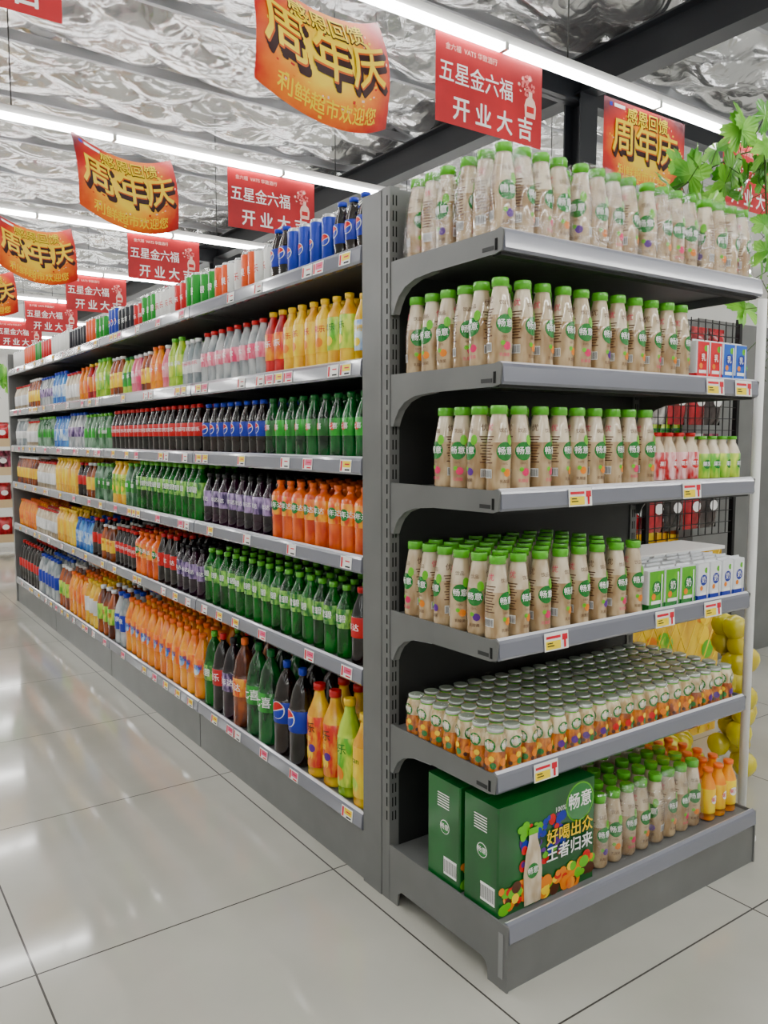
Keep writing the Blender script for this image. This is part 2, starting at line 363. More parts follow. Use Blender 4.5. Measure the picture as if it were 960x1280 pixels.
NAMES={'green7':'lemon_lime_soda_bottles','pepsi':'blue_label_cola_bottles','cola':'red_label_cola_bottles','mirinda':'orange_soda_bottles','grape':'grape_soda_bottles','sprite':'green_soda_bottles',
'redcola':'dark_soda_bottles','clear':'clear_drink_bottles','clearred':'water_bottles','yellow':'yellow_juice_bottles','yellowgreen':'yellow_juice_bottles','yellowblue':'lemon_drink_bottles','lime':'lime_drink_bottles','redj':'red_juice_bottles','pink':'peach_drink_bottles',
'tea':'iced_tea_bottles','gtea':'green_tea_bottles','orange':'orange_juice_bottles','cream':'milk_tea_bottles','blue':'mineral_water_bottles','clearg':'sparkling_water_bottles','purplew':'berry_drink_bottles',
'can_or':'orange_drink_cans','can_wh':'white_drink_cans','can_gr':'green_drink_cans','can_rd':'red_drink_cans','can_dk':'tea_cans','can_bl':'blue_cola_cans','petblk':'small_cola_bottles'}
# ------------------------------------------------------------ gondola
gz=[1.973,1.639,1.342,1.037,.684,.215]
XF=1.35; XC=1.92; Y0=2.05; SEC=1.35; NS=4
def railprof(sgn,xf,zt):
    q=[(.022,0),(.014,.003),(.006,-.002),(.003,-.010),(.0,-.046),(.005,-.053),(.022,-.053)]
    return [(xf+sgn*a,zt+b) for a,b in q]
def gondola(name,xf,xc,y0,nsec,levels,detail=True):
    G=empty(name)
    d=T();r=T();tg=T();pn=T();br=T()
    y1=y0+nsec*SEC; xr=2*xc-xf
    pn.box(xc-.02,xc+.02,y0,y1,.1,2.09,'steel_dark')
    pn.box(xf+.005,xr-.005,y0-.10,y0-.002,.0,2.105,'steel_grey')
    pn.box(xf+.005,xr-.005,y1+.002,y1+.05,.0,2.105,'steel_grey')
    for i in range(nsec):
        a=y0+i*SEC+.004; b=y0+(i+1)*SEC-.004
        for side in (1,-1):
            x0=xf if side==1 else xr
            for k,z in enumerate(levels):
                lo,hi=sorted((x0+side*.02,xc-side*.021))
                d.box(lo,hi,a,b,z-.034,z-.012,'steel_grey')
                pr=railprof(side,x0,z); 
                if side==-1: pr=pr[::-1]
                n=len(pr); t=T(); t.prism(pr,'y',a,b,'rail')
                t.m[0 if side==1 else n-2]='rail_highlight'; t.m[1 if side==1 else n-3]='rail_highlight'; r._m(t,None)
                if k==len(levels)-1:
                    lo,hi=sorted((x0+side*.012,x0+side*.05)); d.box(lo,hi,a,b,0,z-.054,'steel_grey')
                else:
                    for yy in (a,b-.004):
                        pl=[(x0+side*.03,z-.034),(x0+side*.03,z-.05),(xc-side*.2,z-.07),(xc-side*.03,z-.12),(xc-side*.03,z-.034)]
                        br.prism(pl if side==1 else pl[::-1],'y',yy,yy+.003,'steel_grey')
                yy=a+.05
                while yy<b-.1:
                    w=.066
                    def q(ya,yb,za,zb,mm,off):
                        f=lambda zz:x0+side*(.003*(1-(-zz-.010)/.036)) - side*off
                        tg.add([(f(za),ya,z+za),(f(za),yb,z+za),(f(zb),yb,z+zb),(f(zb),ya,z+zb)],[(0,3,2,1)],mm)
                    st=random.choice([0,1,1,2])
                    q(yy,yy+w,-.046,-.008,'tag_w',.002)
                    if st: 
                        q(yy+.004,yy+w-.018,-.032,-.012,'tag_y' if st==1 else 'tag_p',.0028)
                    q(yy+w-.014,yy+w-.004,-.043,-.012,'tag_r',.0028)
                    q(yy+.008,yy+w-.03,-.042,-.037,'tag_k' if st!=2 else 'tag_r',.0028); q(yy+.010,yy+w-.03,-.024,-.020,'tag_r',.0034)
                    yy+=random.choice([.072,.16,.24,.3,.36])
    build('shelf_decks',[(d,ID)],G);build('price_rails',[(r,ID)],G);build('price_tags',[(tg,ID)],G);build('back_and_end_panels',[(pn,ID)],G);build('shelf_brackets',[(br,ID)],G)
    return G
G1=gondola('supermarket_gondola_shelving',XF,XC,Y0,NS,gz)

def rows(segs,z,depth,xfront=None,facing=-hp/2,sgn=1,near=5.0):
    for y0,y1,key,pitch in segs:
        n=max(1,int((y1-y0)/pitch+.3)); A=[];Bk=[]
        pos_=[y0+(i+.5)*(y1-y0)/n for i in range(n)]
        sc_=U(.92,1.03)
        for j in range(depth):
            for yy in pos_:
                rr=facing+U(-.3,.3); tr=((xfront or XF+.068)+sgn*j*(pitch+.002)+U(-.003,.003),yy+U(-.002,.002),z-.0115,rr,sc_)
                (A if (j==0 and yy<near) else Bk).append(tr)
        full,plain=B[key]
        build(NAMES.get(key,key),[(full,A),(plain,Bk)])
NAMES.update({'2pepsi':'large_cola_bottles','2green':'large_lemon_lime_soda_bottles','2orange':'large_orange_soda_bottles','2purple':'large_grape_soda_bottles','2cola':'large_dark_soda_bottles','2sprite':'large_green_soda_bottles',
'juiceA':'large_fruit_juice_bottles','juiceB':'large_lime_juice_bottles','juiceC':'large_pineapple_juice_bottles','oj':'large_orange_juice_bottles','bigblue':'large_water_bottles','bigtea':'large_tea_bottles','bigyel':'large_lemon_drink_bottles'})
s1=[(2.09,2.29,'petblk',.062),(2.30,2.60,'can_bl',.064),(2.61,2.72,'petblk',.062),(2.73,2.86,'can_wh',.063),(2.86,2.98,'can_or',.063),(2.98,3.11,'can_wh',.063),(3.11,3.24,'can_or',.063),(3.24,3.39,'can_gr',.063),(3.42,3.55,'can_gr',.063),(3.55,3.7,'can_rd',.063),(3.7,3.95,'can_wh',.063),(3.95,4.15,'can_gr',.063),(4.15,4.3,'can_rd',.063),(4.3,4.55,'can_dk',.063),(4.55,4.73,'can_bl',.063),(4.77,5.0,'can_gr',.063),(5.0,5.2,'can_or',.063),(5.2,5.6,'can_dk',.063),(5.6,6.08,'can_wh',.063),(6.12,6.4,'can_rd',.063),(6.4,6.6,'can_gr',.063),(6.6,7.0,'can_or',.063),(7.0,7.43,'can_wh',.063)]
s2=[(2.09,2.18,'yellowblue',.075),(2.18,2.33,'yellowgreen',.075),(2.33,2.63,'yellow',.074),(2.63,2.78,'redj',.074),(2.78,3.39,'clearred',.072),(3.42,3.62,'clear',.072),(3.62,3.78,'lime',.072),(3.78,3.9,'pink',.072),(3.9,4.05,'orange',.072),(4.05,4.2,'tea',.072),(4.2,4.35,'pink',.072),(4.35,4.5,'gtea',.072),(4.5,4.73,'tea',.072),(4.77,5.0,'lime',.075),(5.0,5.2,'redj',.075),(5.2,5.4,'orange',.075),(5.4,5.75,'cream',.075),(5.75,6.08,'blue',.075),(6.12,6.5,'purplew',.075),(6.5,6.9,'tea',.075),(6.9,7.43,'cream',.075)]
s3=[(2.09,2.79,'green7',.0775),(2.79,3.39,'pepsi',.075),(3.42,4.73,'cola',.0745),(4.77,5.3,'clearg',.076),(5.3,5.7,'purplew',.076),(5.7,6.08,'blue',.076),(6.12,6.6,'clearg',.076),(6.6,7.0,'cream',.076),(7.0,7.43,'clear',.076)]
s4=[(2.09,2.74,'mirinda',.081),(2.74,3.39,'grape',.08),(3.42,4.3,'sprite',.08),(4.3,4.5,'clearg',.08),(4.5,4.73,'yellowgreen',.076),(4.77,5.1,'clearg',.076),(5.1,5.3,'tea',.076),(5.3,5.5,'cola',.076),(5.5,6.08,'yellow',.076),(6.12,6.7,'cream',.076),(6.7,7.43,'tea',.076)]
s5=[(2.09,2.20,'redcola',.082),(2.20,3.39,'sprite',.0795),(3.42,3.75,'grape',.08),(3.75,4.0,'redcola',.08),(4.0,4.35,'mirinda',.08),(4.35,4.73,'cola',.08),(4.77,5.0,'tea',.076),(5.0,5.2,'cola',.076),(5.2,5.6,'blue',.076),(5.6,6.08,'yellow',.076),(6.12,6.8,'cream',.076),(6.8,7.43,'orange',.076)]
s6=[(2.075,2.17,'juiceC',.09),(2.17,2.27,'juiceB',.09),(2.27,2.47,'juiceA',.098),(2.48,2.73,'2pepsi',.12),(2.74,2.97,'2green',.114),(2.975,3.09,'2orange',.114),(3.09,3.20,'2purple',.114),(3.20,3.30,'2cola',.112),(3.31,3.395,'2sprite',.11),(3.43,4.55,'oj',.093),(4.56,4.74,'bigblue',.092),(4.78,5.1,'bigtea',.092),(5.1,5.4,'bigyel',.092),(5.4,5.8,'oj',.092),(5.8,6.08,'bigtea',.092),(6.12,6.7,'bigblue',.092),(6.7,7.43,'2cola',.108)]
for s,z,dp in ((s1,gz[0],3),(s2,gz[1],3),(s3,gz[2],4),(s4,gz[3],4),(s5,gz[4],4),(s6,gz[5],3)):
    rows(s,z,dp)
keys=['orange','tea','lime','pink','gtea','cream','blue']
for zi,z in enumerate(gz):
    for i in range(NS):
        rows([(Y0+i*SEC+.04,Y0+(i+1)*SEC-.04,keys[(zi*3+i)%7],.078)],z,1,xfront=2*XC-XF-.07,facing=hp/2,sgn=-1,near=0)

# ------------------------------------------------------------ end cap
E=empty('end_cap_shelf_unit')
ex0,ex1=1.36,2.48; yf=1.447; yb=1.91
ez=[1.900,1.584,1.274,.899,.554]
t=T(); t.box(ex0+.03,ex1-.03,yb+.005,yb+.035,.1,2.10,'steel_dark'); t.box(ex0+.03,ex1-.03,yb+.004,yb+.036,1.905,2.104,'steel_grey'); build('back_panel',[(t,ID)],E)
t=T()
for x in (ex0-.003,ex1-.032):
    t.box(x,x+.035,yb,yb+.038,0,2.108,'steel_grey')
    z=.25
    while z<2.08:
        t.box(x-.0008 if x<2 else x+.034,x+.0012 if x<2 else x+.0358,yb+.010,yb+.015,z,z+.028,'slot')
        t.box(x+.010,x+.014,yb-.0008,yb+.001,z,z+.028,'slot'); t.box(x+.021,x+.025,yb-.0008,yb+.001,z,z+.028,'slot')
        z+=.043
build('slotted_uprights',[(t,ID)],E)
dk=T();rl=T();bk=T()
for z in ez:
    dk.box(ex0+.004,ex1-.004,yf+.02,yb,z-.034,z-.012,'steel_grey')
    dk.box(ex0+.01,ex1-.01,yf+.02,yf+.05,z-.06,z-.034,'steel_dark')
    q=T(); q.prism(railprof(1,yf,z)[::-1],'x',ex0+.006,ex1-.006,'rail'); q.m[5]='rail_highlight'; q.m[4]='rail_highlight'; rl._m(q,None)
    prof=[(yf+.002,z-.004),(yf+.012,z+.002),(yf+.03,z-.002),(yb-.002,z-.002),(yb-.002,z-.150),(yb-.018,z-.150),(yb-.028,z-.128),(yb-.045,z-.104),(yb-.075,z-.082),(yb-.12,z-.068),(yb-.20,z-.061),(yf+.03,z-.058),(yf+.008,z-.052)]
    for x in (ex0,ex1-.005): bk.prism(prof,'x',x,x+.005,'steel_grey')
    bk.box(ex0-.0012,ex0,yf+.035,yf+.075,z-.048,z-.038,'steel_dark'); bk.box(ex0-.0014,ex0,yf+.022,yf+.030,z-.05,z-.022,'slot')
    for k in range(6,11):
        (ya,za),(yb2,zb)=prof[k-1],prof[k]
        bk.add([(ex0-.004,ya,za),(ex0+.02,ya,za),(ex0+.02,yb2,zb),(ex0-.004,yb2,zb)],[(0,1,2,3)],'steel_light')
zb=.178; fb=1.395
dk.box(ex0+.004,ex1-.004,fb+.02,yb,zb-.034,zb-.012,'steel_grey')
q=T(); q.prism(railprof(1,fb,zb)[::-1],'x',ex0+.004,ex1-.004,'rail'); q.m[5]='rail_highlight'; rl._m(q,None)
dk.box(ex0+.004,ex1-.004,fb+.008,fb+.02,.0,zb-.052,'steel_grey')
sp=[(fb+.004,zb-.002),(fb+.004,0),(fb+.075,0),(fb+.078,.03),(fb+.085,.045),(fb+.10,.052),(yb-.06,.052),(yb-.045,.04),(yb-.04,0),(yb,0),(yb,zb-.002)]
for x in (ex0-.002,ex1-.005): bk.prism(sp,'x',x,x+.006,'steel_grey')
bk.box(ex0-.0035,ex0,fb+.018,fb+.035,.03,.15,'steel_light')
build('shelf_decks',[(dk,ID)],E);build('price_rails',[(rl,ID)],E);build('shelf_brackets',[(bk,ID)],E)
tg=T()
def etag(x,z,w=.09):
    f=lambda zz:yf+.0025*(1-(-zz-.010)/.036)
    def q(xa,xb,za,zb_,mm,off):
        tg.add([(xa,f(za)-off,z+za),(xb,f(za)-off,z+za),(xb,f(zb_)-off,z+zb_),(xa,f(zb_)-off,z+zb_)],[(0,1,2,3)],mm)
    q(x,x+w,-.052,-.004,'tag_w',.003); q(x+.004,x+w-.03,-.048,-.026,'tag_y',.004); q(x+.006,x+w-.03,-.020,-.013,'tag_r',.004)
    q(x+w-.024,x+w-.004,-.028,-.012,'tag_r',.004); q(x+w-.018,x+w-.010,-.048,-.026,'tag_r',.004); q(x+.01,x+.035,-.040,-.037,'tag_k',.0046); q(x+.01,x+.03,-.033,-.030,'tag_k',.0046)
for x,z in ((2.19,ez[1]),(2.34,ez[1]),(1.60,ez[2]),(2.09,ez[2]),(1.52,ez[3]),(1.98,ez[3]),(2.22,ez[3]),(1.49,ez[4])): etag(x,z)
build('price_tags',[(tg,ID)],E)

def milkgrid(x0,nx,px,y0,ny,py,z,name='yogurt_drink_bottles',jit=.35):
    its={0:[],1:[],2:[],3:[]}; P=[]
    for i in range(nx):
        for j in range(ny):
            rot=U(-jit,jit)
            if i==0 and j>0: rot=random.choice([hp/2+U(-.3,.3),U(-1.3,-.5),U(-.9,-.2)])
            tr=(x0+i*px+U(-.002,.002),y0+j*py+U(-.002,.002),z-.0115,rot,1)
            if j==0 or i==0: its[random.choice([0,1,1,2,3])].append(tr)
            else: P.append(tr)
    return build(name,[(MILK[k],v) for k,v in its.items()]+[(MILKP,P)])
milkgrid(1.398,11,.0725,1.495,6,.068,ez[1])
milkgrid(1.395,9,.0715,1.495,4,.070,ez[2])
milkgrid(1.395,8,.0765,1.495,6,.068,ez[3])
def filmbox(a,b,c_,d_,z,h,taper=1,mat='film'):
    f=T()
    rings=[(0,-.0),(.004*taper,.02),(.001,h*.5),(-.003*taper,h*.7),(-.012*taper,h*.86),(-.014*taper,h+.0035),(-.02*taper,h+.006)]
    vs=[];N=0
    for o,zz in rings:
        x1,x2,y1,y2=a-o,b+o,c_-o,d_+o; cr=.022
        ring=[]
        for cx,cy,a0 in ((x2-cr,y1+cr,-90),(x2-cr,y2-cr,0),(x1+cr,y2-cr,90),(x1+cr,y1+cr,180)):
            for q in range(4):
                an=math.radians(a0+30*q); ring.append((cx+cr*math.cos(an),cy+cr*math.sin(an),z-.0115+zz))
        N=len(ring); vs+=ring
    fs=[(i*N+k,i*N+(k+1)%N,(i+1)*N+(k+1)%N,(i+1)*N+k) for i in range(len(rings)-1) for k in range(N)]+[tuple((len(rings)-1)*N+k for k in range(N))]
    f.add(vs,fs,mat,True); return f
def pack(name,x0,y0,z,nx,ny,p=.064,s=1):
    its=[]
    for i in range(nx):
        for j in range(ny): its.append((x0+i*p,y0+j*p,z-.0115,U(-.5,.5)+(random.choice([0,-1.2]) if i==0 else 0),s))
    f=filmbox(x0-.034,x0+(nx-1)*p+.034,y0-.034,y0+(ny-1)*p+.034,z,.219*s)
    par=empty(name)
    build('bottles',[(MILK[k],its[k::4]) for k in range(4)],par); build('shrink_film',[(f,ID)],par)
for i,(xx,n_) in enumerate(((1.405,4),(1.680,4),(1.955,4),(2.230,4))):
    for j in range(2): pack('shrink_wrapped_drink_pack',xx,1.50+j*.212,ez[0],n_,3,.064,1.02)
for i,xx in enumerate((1.796,2.055)):
    for j in range(2): pack('shrink_wrapped_drink_pack',xx,1.485+j*.205,zb,4,3,.0625,.97)
its={0:[],1:[],2:[]};P=[]
for i in range(19):
    for j in range(7):
        tr=(1.395+i*.0565,1.492+j*.056,ez[4]-.0115,U(-.4,.4),1.12)
        if i<2 or j<2: its[(i//4)%3].append(tr)
        else: P.append(tr)
my=empty('mini_yogurt_bottle_packs')
build('mini_yogurt_bottles',[(MINI[k],v) for k,v in its.items()]+[(MINIP,P)],my)
fl=T()
for i in range(5):
    for j in range(2):
        nx_=4 if i<4 else 3; ny_=4 if j==0 else 3
        xa=1.395+i*4*.0565-.0275; ya=1.492+j*4*.056-.0275
        fl._m(filmbox(xa,xa+nx_*.0565-.001,ya,ya+ny_*.056-.001,ez[4],.1185,.15,'film_thin'))
build('shrink_film',[(fl,ID)],my)
L('b_straw',c(195,0,20),c(245,200,200),.3,55)
def smallb(body,lab,cap,h=.15,r=.027): return soda(h,r,body,cap,lab,lz=(.1,.62),decals=[(disc2(.014),0,.4,'txt_red' if lab=='b_straw' else 'lg_green',1),(text2('果乳',.016,.015),0,.4,'txt_w',2)],capr=.015)
RB=smallb('l_cream','b_straw','cap_red',.155); GB=smallb('l_cream','b_lime','cap_green',.145)
build('strawberry_milk_bottles',[(RB,[(2.03+i*.0555,1.50+j*.056,ez[2]-.0115,U(-.3,.3),1) for i in range(4) for j in range(4)])])
build('apple_milk_bottles',[(GB,[(2.256+i*.0545,1.50+j*.056,ez[2]-.0115,U(-.3,.3),1) for i in range(4) for j in range(4)])])
YB2=soda(.17,.027,'l_juice','cap_orange','b_yellow',lz=(.15,.62),decals=[(disc2(.014),0,.42,'txt_w',1),(text2('果汁',.016,.015),0,.42,'txt_red',2)],capr=.016)
build('orange_drink_bottles',[(YB2,[(2.316+i*.058,1.475+j*.058,zb-.0115,U(-.3,.3),1) for i in range(3) for j in range(5)])])
def carton(w,d,h,front,side,spot,txt,band=None):
    t=T(); b=.003
    t.prism([(-w/2+b,-d/2),(w/2-b,-d/2),(w/2,-d/2+b),(w/2,d/2-b),(w/2-b,d/2),(-w/2+b,d/2),(-w/2,d/2-b),(-w/2,-d/2+b)],'z',0,h,side)
    t.box(-w/2+.002,w/2-.002,-.0015,.0015,h,h+.006,side)
    flat=lambda dd,cx,cz,mat,l:t.add([(cx+x,-d/2-.0005*l,cz+y) for x,y in dd[0]],dd[1],mat)
    flat(rect2(w-.004,h-.004,1),0,h/2,front,1); flat(disc2(w*.3,14),0,h*.58,spot,2); flat(text2(txt,w*.38,.01),0,h*.58,'txt_w',3)
    if band: t.box(-w/2-.0005,w/2+.0005,-d/2-.0008,d/2+.0005,h*.03,h*.2,band)
    flat(rect2(w*.7,h*.08,1),0,h*.24,'txt_w',2.5); flat(disc2(w*.16,8),w*.2,h*.82,'lg_leaf',2); flat(disc2(w*.14,8),-w*.2,h*.38,'txt_orange',3)
    t.tube((w*.28,-d/2-.003,h*.12),(w*.28,-d/2-.003,h*.9),.0018,'txt_w',6)
    return t
M('k_red',c(220,8,35),.35);M('k_blue',c(20,95,205),.35);M('k_green',c(85,178,25),.35);M('k_white',c(230,233,236),.35);M('k_dblue',c(5,42,158),.35)
CR=carton(.062,.04,.12,'k_red','k_white','b_red','乳','k_red');CB=carton(.062,.04,.12,'k_blue','k_white','k_dblue','乳','k_blue')
CG=carton(.072,.045,.125,'k_green','k_white','lg_green','奶','lg_green');CW=carton(.058,.042,.125,'k_white','k_white','k_dblue','奶','k_dblue')
build('red_milk_cartons',[(CR,[(2.205+i*.066,1.49+j*.045,ez[1]-.0115,0,1) for i in range(2) for j in range(6)])])
build('blue_milk_cartons',[(CB,[(2.340+i*.066,1.49+j*.045,ez[1]-.0115,0,1) for i in range(2) for j in range(6)])])
build('green_milk_cartons',[(CG,[(2.01+i*.078,1.49+j*.05,ez[3]-.0115,0,1) for i in range(3) for j in range(4)])])
build('white_milk_cartons',[(CW,[(2.246+i*.065,1.49+j*.048,ez[3]-.0115,0,1) for i in range(4) for j in range(4)])])
L('box_green',c(0,80,25),c(4,100,34),.35,8)
M('box_dkgreen',c(2,58,22),.4)
def cbox(name,x0,x1,y0,y1,z0,z1):
    t=T(); b=.004
    t.prism([(x0+b,y0),(x1-b,y0),(x1,y0+b),(x1,y1-b),(x1-b,y1),(x0+b,y1),(x0,y1-b),(x0,y0+b)],'z',z0,z1,'box_green')
    H=z1-z0;W=x1-x0;D=y1-y0
    F=lambda dd,s,q,mat,l:t.add([(x0+W*s+p[0],y0-.0004*(l+dz(p)*2),z0+H*q+p[1]) for p in dd[0]],dd[1],mat)
    F(disc2(.056,24),.83,.80,'lg_leaf',1);F(disc2(.052,24),.83,.80,'lg_green',2);F(heavy('畅意',.048,.014,4),.83,.81,'txt_w',3);F(text2('100%',.02,.0),.62,.80,'txt_w',2)
    rnd=random.Random(3)
    for k in range(70):
        F(disc2(rnd.uniform(.006,.016),9,rnd.uniform(.6,1.3)),rnd.uniform(.22,.66),rnd.uniform(.38,.76),rnd.choice(['txt_purple','b_blue','b_blue','txt_red','lg_leaf','box_dkgreen']),3+k*.06)
    for k in range(110):
        s=rnd.uniform(.03,.97)
        F(disc2(rnd.uniform(.008,.020),10,rnd.uniform(.7,1.1)),s,rnd.uniform(.05,.18+.18*abs(s-.5)),rnd.choice(['txt_orange','txt_y','txt_orange','lg_leaf','txt_red','b_orange','txt_brown']),3+k*.06)
    F(heavy('好喝出众',.046,.03,8),.715,.56,'box_dkgreen',10);F(heavy('好喝出众',.046,.014,4),.715,.56,'txt_y',13);F(heavy('王者归来',.046,.03,8),.715,.40,'box_dkgreen',10);F(heavy('王者归来',.046,.014,4),.715,.40,'txt_w',13)
    F(poly2([(-.030,-.105),(.030,-.105),(.034,-.02),(.027,.035),(.016,.07),(.016,.09),(-.016,.09),(-.016,.07),(-.027,.035),(-.034,-.02)],1),.33,.38,'milk_top',14)
    F(rect2(.036,.018,1),.33,.70,'lg_leaf',15);F(disc2(.021,14),.33,.33,'lg_green',15);F(text2('畅意',.02,.005),.33,.33,'txt_w',16)
    S=lambda dd,s,q,mat,l:t.add([(x0-.0005*l,y0+D*(1-s)-x,z0+H*q+y) for x,y in dd[0]],dd[1],mat)
    S(rect2(.055,.05,1),.72,.18,'txt_w',1)
    for k in range(12): S(rect2(.002,.036,1),.72-.2+k*.035,.18,'txt_k',2)
    S(disc2(.020,16),.55,.55,'txt_w',1);S(disc2(.018,16),.55,.55,'lg_green',2);S(text2('畅意',.018,.005),.55,.55,'txt_w',3)
    for k in range(6): S(rect2(.05,.003,1),.5,.86-k*.025,'txt_w',1)
    t.box(x0+.002,x1-.002,(y0+y1)/2-.001,(y0+y1)/2+.001,z1,z1+.0008,'box_dkgreen')
    return build(name,[(t,ID)])
cbox('green_beverage_gift_box',1.370,1.738,1.450,1.583,zb-.0115,.462)
cbox('green_beverage_gift_box',1.370,1.738,1.60,1.74,zb-.0115,.462)

# ------------------------------------------------------------ ceiling, lights, signs
rx0,rx1,ry0,ry1=-5.,9.5,-5.,20.5
t=T(); t.box(rx0,rx1,ry0,ry1,-.1,0,'floor_tile'); build('floor',[(t,ID)])
for nm,b in (('wall_left',(rx0-.1,rx0,ry0,ry1)),('wall_right',(rx1,rx1+.1,ry0,ry1)),('wall_back',(rx0,rx1,ry0-.1,ry0)),('wall_far',(rx0,rx1,ry1,ry1+.1))):
    t=T(); t.box(*b,0,4.7,'wall_paint'); build(nm,[(t,ID)])
nx,ny=210,370; vs=[];fs=[]
for j in range(ny+1):
    for i in range(nx+1):
        x=rx0+(rx1-rx0)*i/nx; y=ry0+(ry1-ry0)*j/ny
        sag=-.09*abs(math.sin(math.pi*(y-.2)/1.15))**.6
        w=mnoise.noise(Vector((x*1.2,y*1.2,0)))*.06+mnoise.noise(Vector((x*3.1,y*3.1,3)))*.025
        u_=(x*.9+y*1.5+.2*mnoise.noise(Vector((x,y,7))))%1; v_=(x*.9-y*1.5+.2*mnoise.noise(Vector((x,y,9))))%1
        puff=(math.sin(math.pi*u_)*math.sin(math.pi*v_))**.5*.10
        vs.append((x,y,4.64+sag+w*.7-puff))
for j in range(ny):
    for i in range(nx):
        a=j*(nx+1)+i; fs.append((a,a+nx+1,a+nx+2,a+1))
t=T(); t.add(vs,fs,'foil',True); build('ceiling',[(t,ID)])
t=T(); y=.2+1.15*-4
while y<ry1:
    t.prism([(y-.02,4.50),(y+.02,4.50),(y+.02,4.51),(y-.012,4.51),(y-.012,4.58),(y-.02,4.58)],'x',rx0,rx1,'purlin'); y+=1.15
build('roof_purlins',[(t,ID)])
t=T()
for x in (-2.6,5.25):
    t.box(x-.09,x+.09,ry0,ry1,4.44,4.456,'beam');t.box(x-.09,x+.09,ry0,ry1,4.16,4.176,'beam');t.box(x-.008,x+.008,ry0,ry1,4.17,4.45,'beam')
for y in (4.7,12.0):
    t.box(4.0,rx1,y-.06,y+.06,4.30,4.32,'beam');t.box(4.0,rx1,y-.06,y+.06,4.10,4.12,'beam');t.box(4.0,rx1,y-.006,y+.006,4.10,4.32,'beam')
build('roof_steel_beams',[(t,ID)])
for y in (4.7,12.):
    t=T(); x=5.25
    t.box(x-.1,x+.1,y-.09,y-.075,0,4.16,'beam');t.box(x-.1,x+.1,y+.075,y+.09,0,4.16,'beam');t.box(x-.008,x+.008,y-.08,y+.08,0,4.16,'beam')
    build('steel_column',[(t,ID)])
LY=[-3.6,-1.4,.85,3.05,5.35,7.55,9.8,12.,14.2,16.4,18.6]
for y in LY:
    par=empty('ceiling_strip_light'); a=T();b=T();w=T()
    a.box(-4.4,8.9,y-.012,y+.012,3.318,3.36,'lampwhite')
    b.prism([(y-.022,3.285),(y+.022,3.285),(y+.022,3.31),(y+.012,3.317),(y-.012,3.317),(y-.022,3.31)],'x',-4.35,8.85,'tube')
    x=-4.35
    while x<8.9:
        a.box(x-.012,x+.012,y-.025,y+.025,3.283,3.318,'lampwhite'); x+=1.2
    for xx in (-3.5,-1.2,1.05,3.3,5.6,7.9): w.tube((xx,y,3.36),(xx,y,4.56),.004,'steel_dark',6)
    build('housing',[(a,ID)],par);build('led_tubes',[(b,ID)],par);build('suspension_wires',[(w,ID)],par)
m=M('ann',c(235,90,20),.45)
tc=nd(m,'ShaderNodeTexCoord'); mpn=nd(m,'ShaderNodeMapping'); mpn.inputs['Location'].default_value=(-.5,0,-.42)
m.node_tree.links.new(tc.outputs['Generated'],mpn.inputs[0]); sx=nd(m,'ShaderNodeSeparateXYZ'); m.node_tree.links.new(mpn.outputs[0],sx.inputs[0])
d2=math_(m,'SQRT',math_(m,'ADD',math_(m,'POWER',math_(m,'ABSOLUTE',sx.outputs[0]),2),math_(m,'POWER',math_(m,'ABSOLUTE',sx.outputs[2]),2)))
nz=noise_(m,pos(m),9,3); d2=math_(m,'ADD',d2,math_(m,'MULTIPLY',math_(m,'SUBTRACT',nz,.5),.2))
cr=nd(m,'ShaderNodeValToRGB'); m.node_tree.links.new(d2,cr.inputs[0])
e=cr.color_ramp.elements; e[0].position=.18; e[0].color=c(255,215,30); e[1].position=.68; e[1].color=c(88,0,26)
q=e.new(.34); q.color=c(250,130,0); q=e.new(.49); q.color=c(205,22,4)
setin(m,'Base Color',cr.outputs[0])
m=M('redsign',c(205,28,45),.45)
f=ramp(m,noise_(m,pos(m),3,3),.35,.65); setin(m,'Base Color',mixc(m,f,c(165,2,18),c(200,14,30)))
M('s_gold',c(255,220,10),.35);M('s_dark',c(48,0,2),.5);M('s_pink',c(235,115,115),.5);M('s_pale',c(250,205,190),.5); M('s_edge',c(215,90,5),.5)
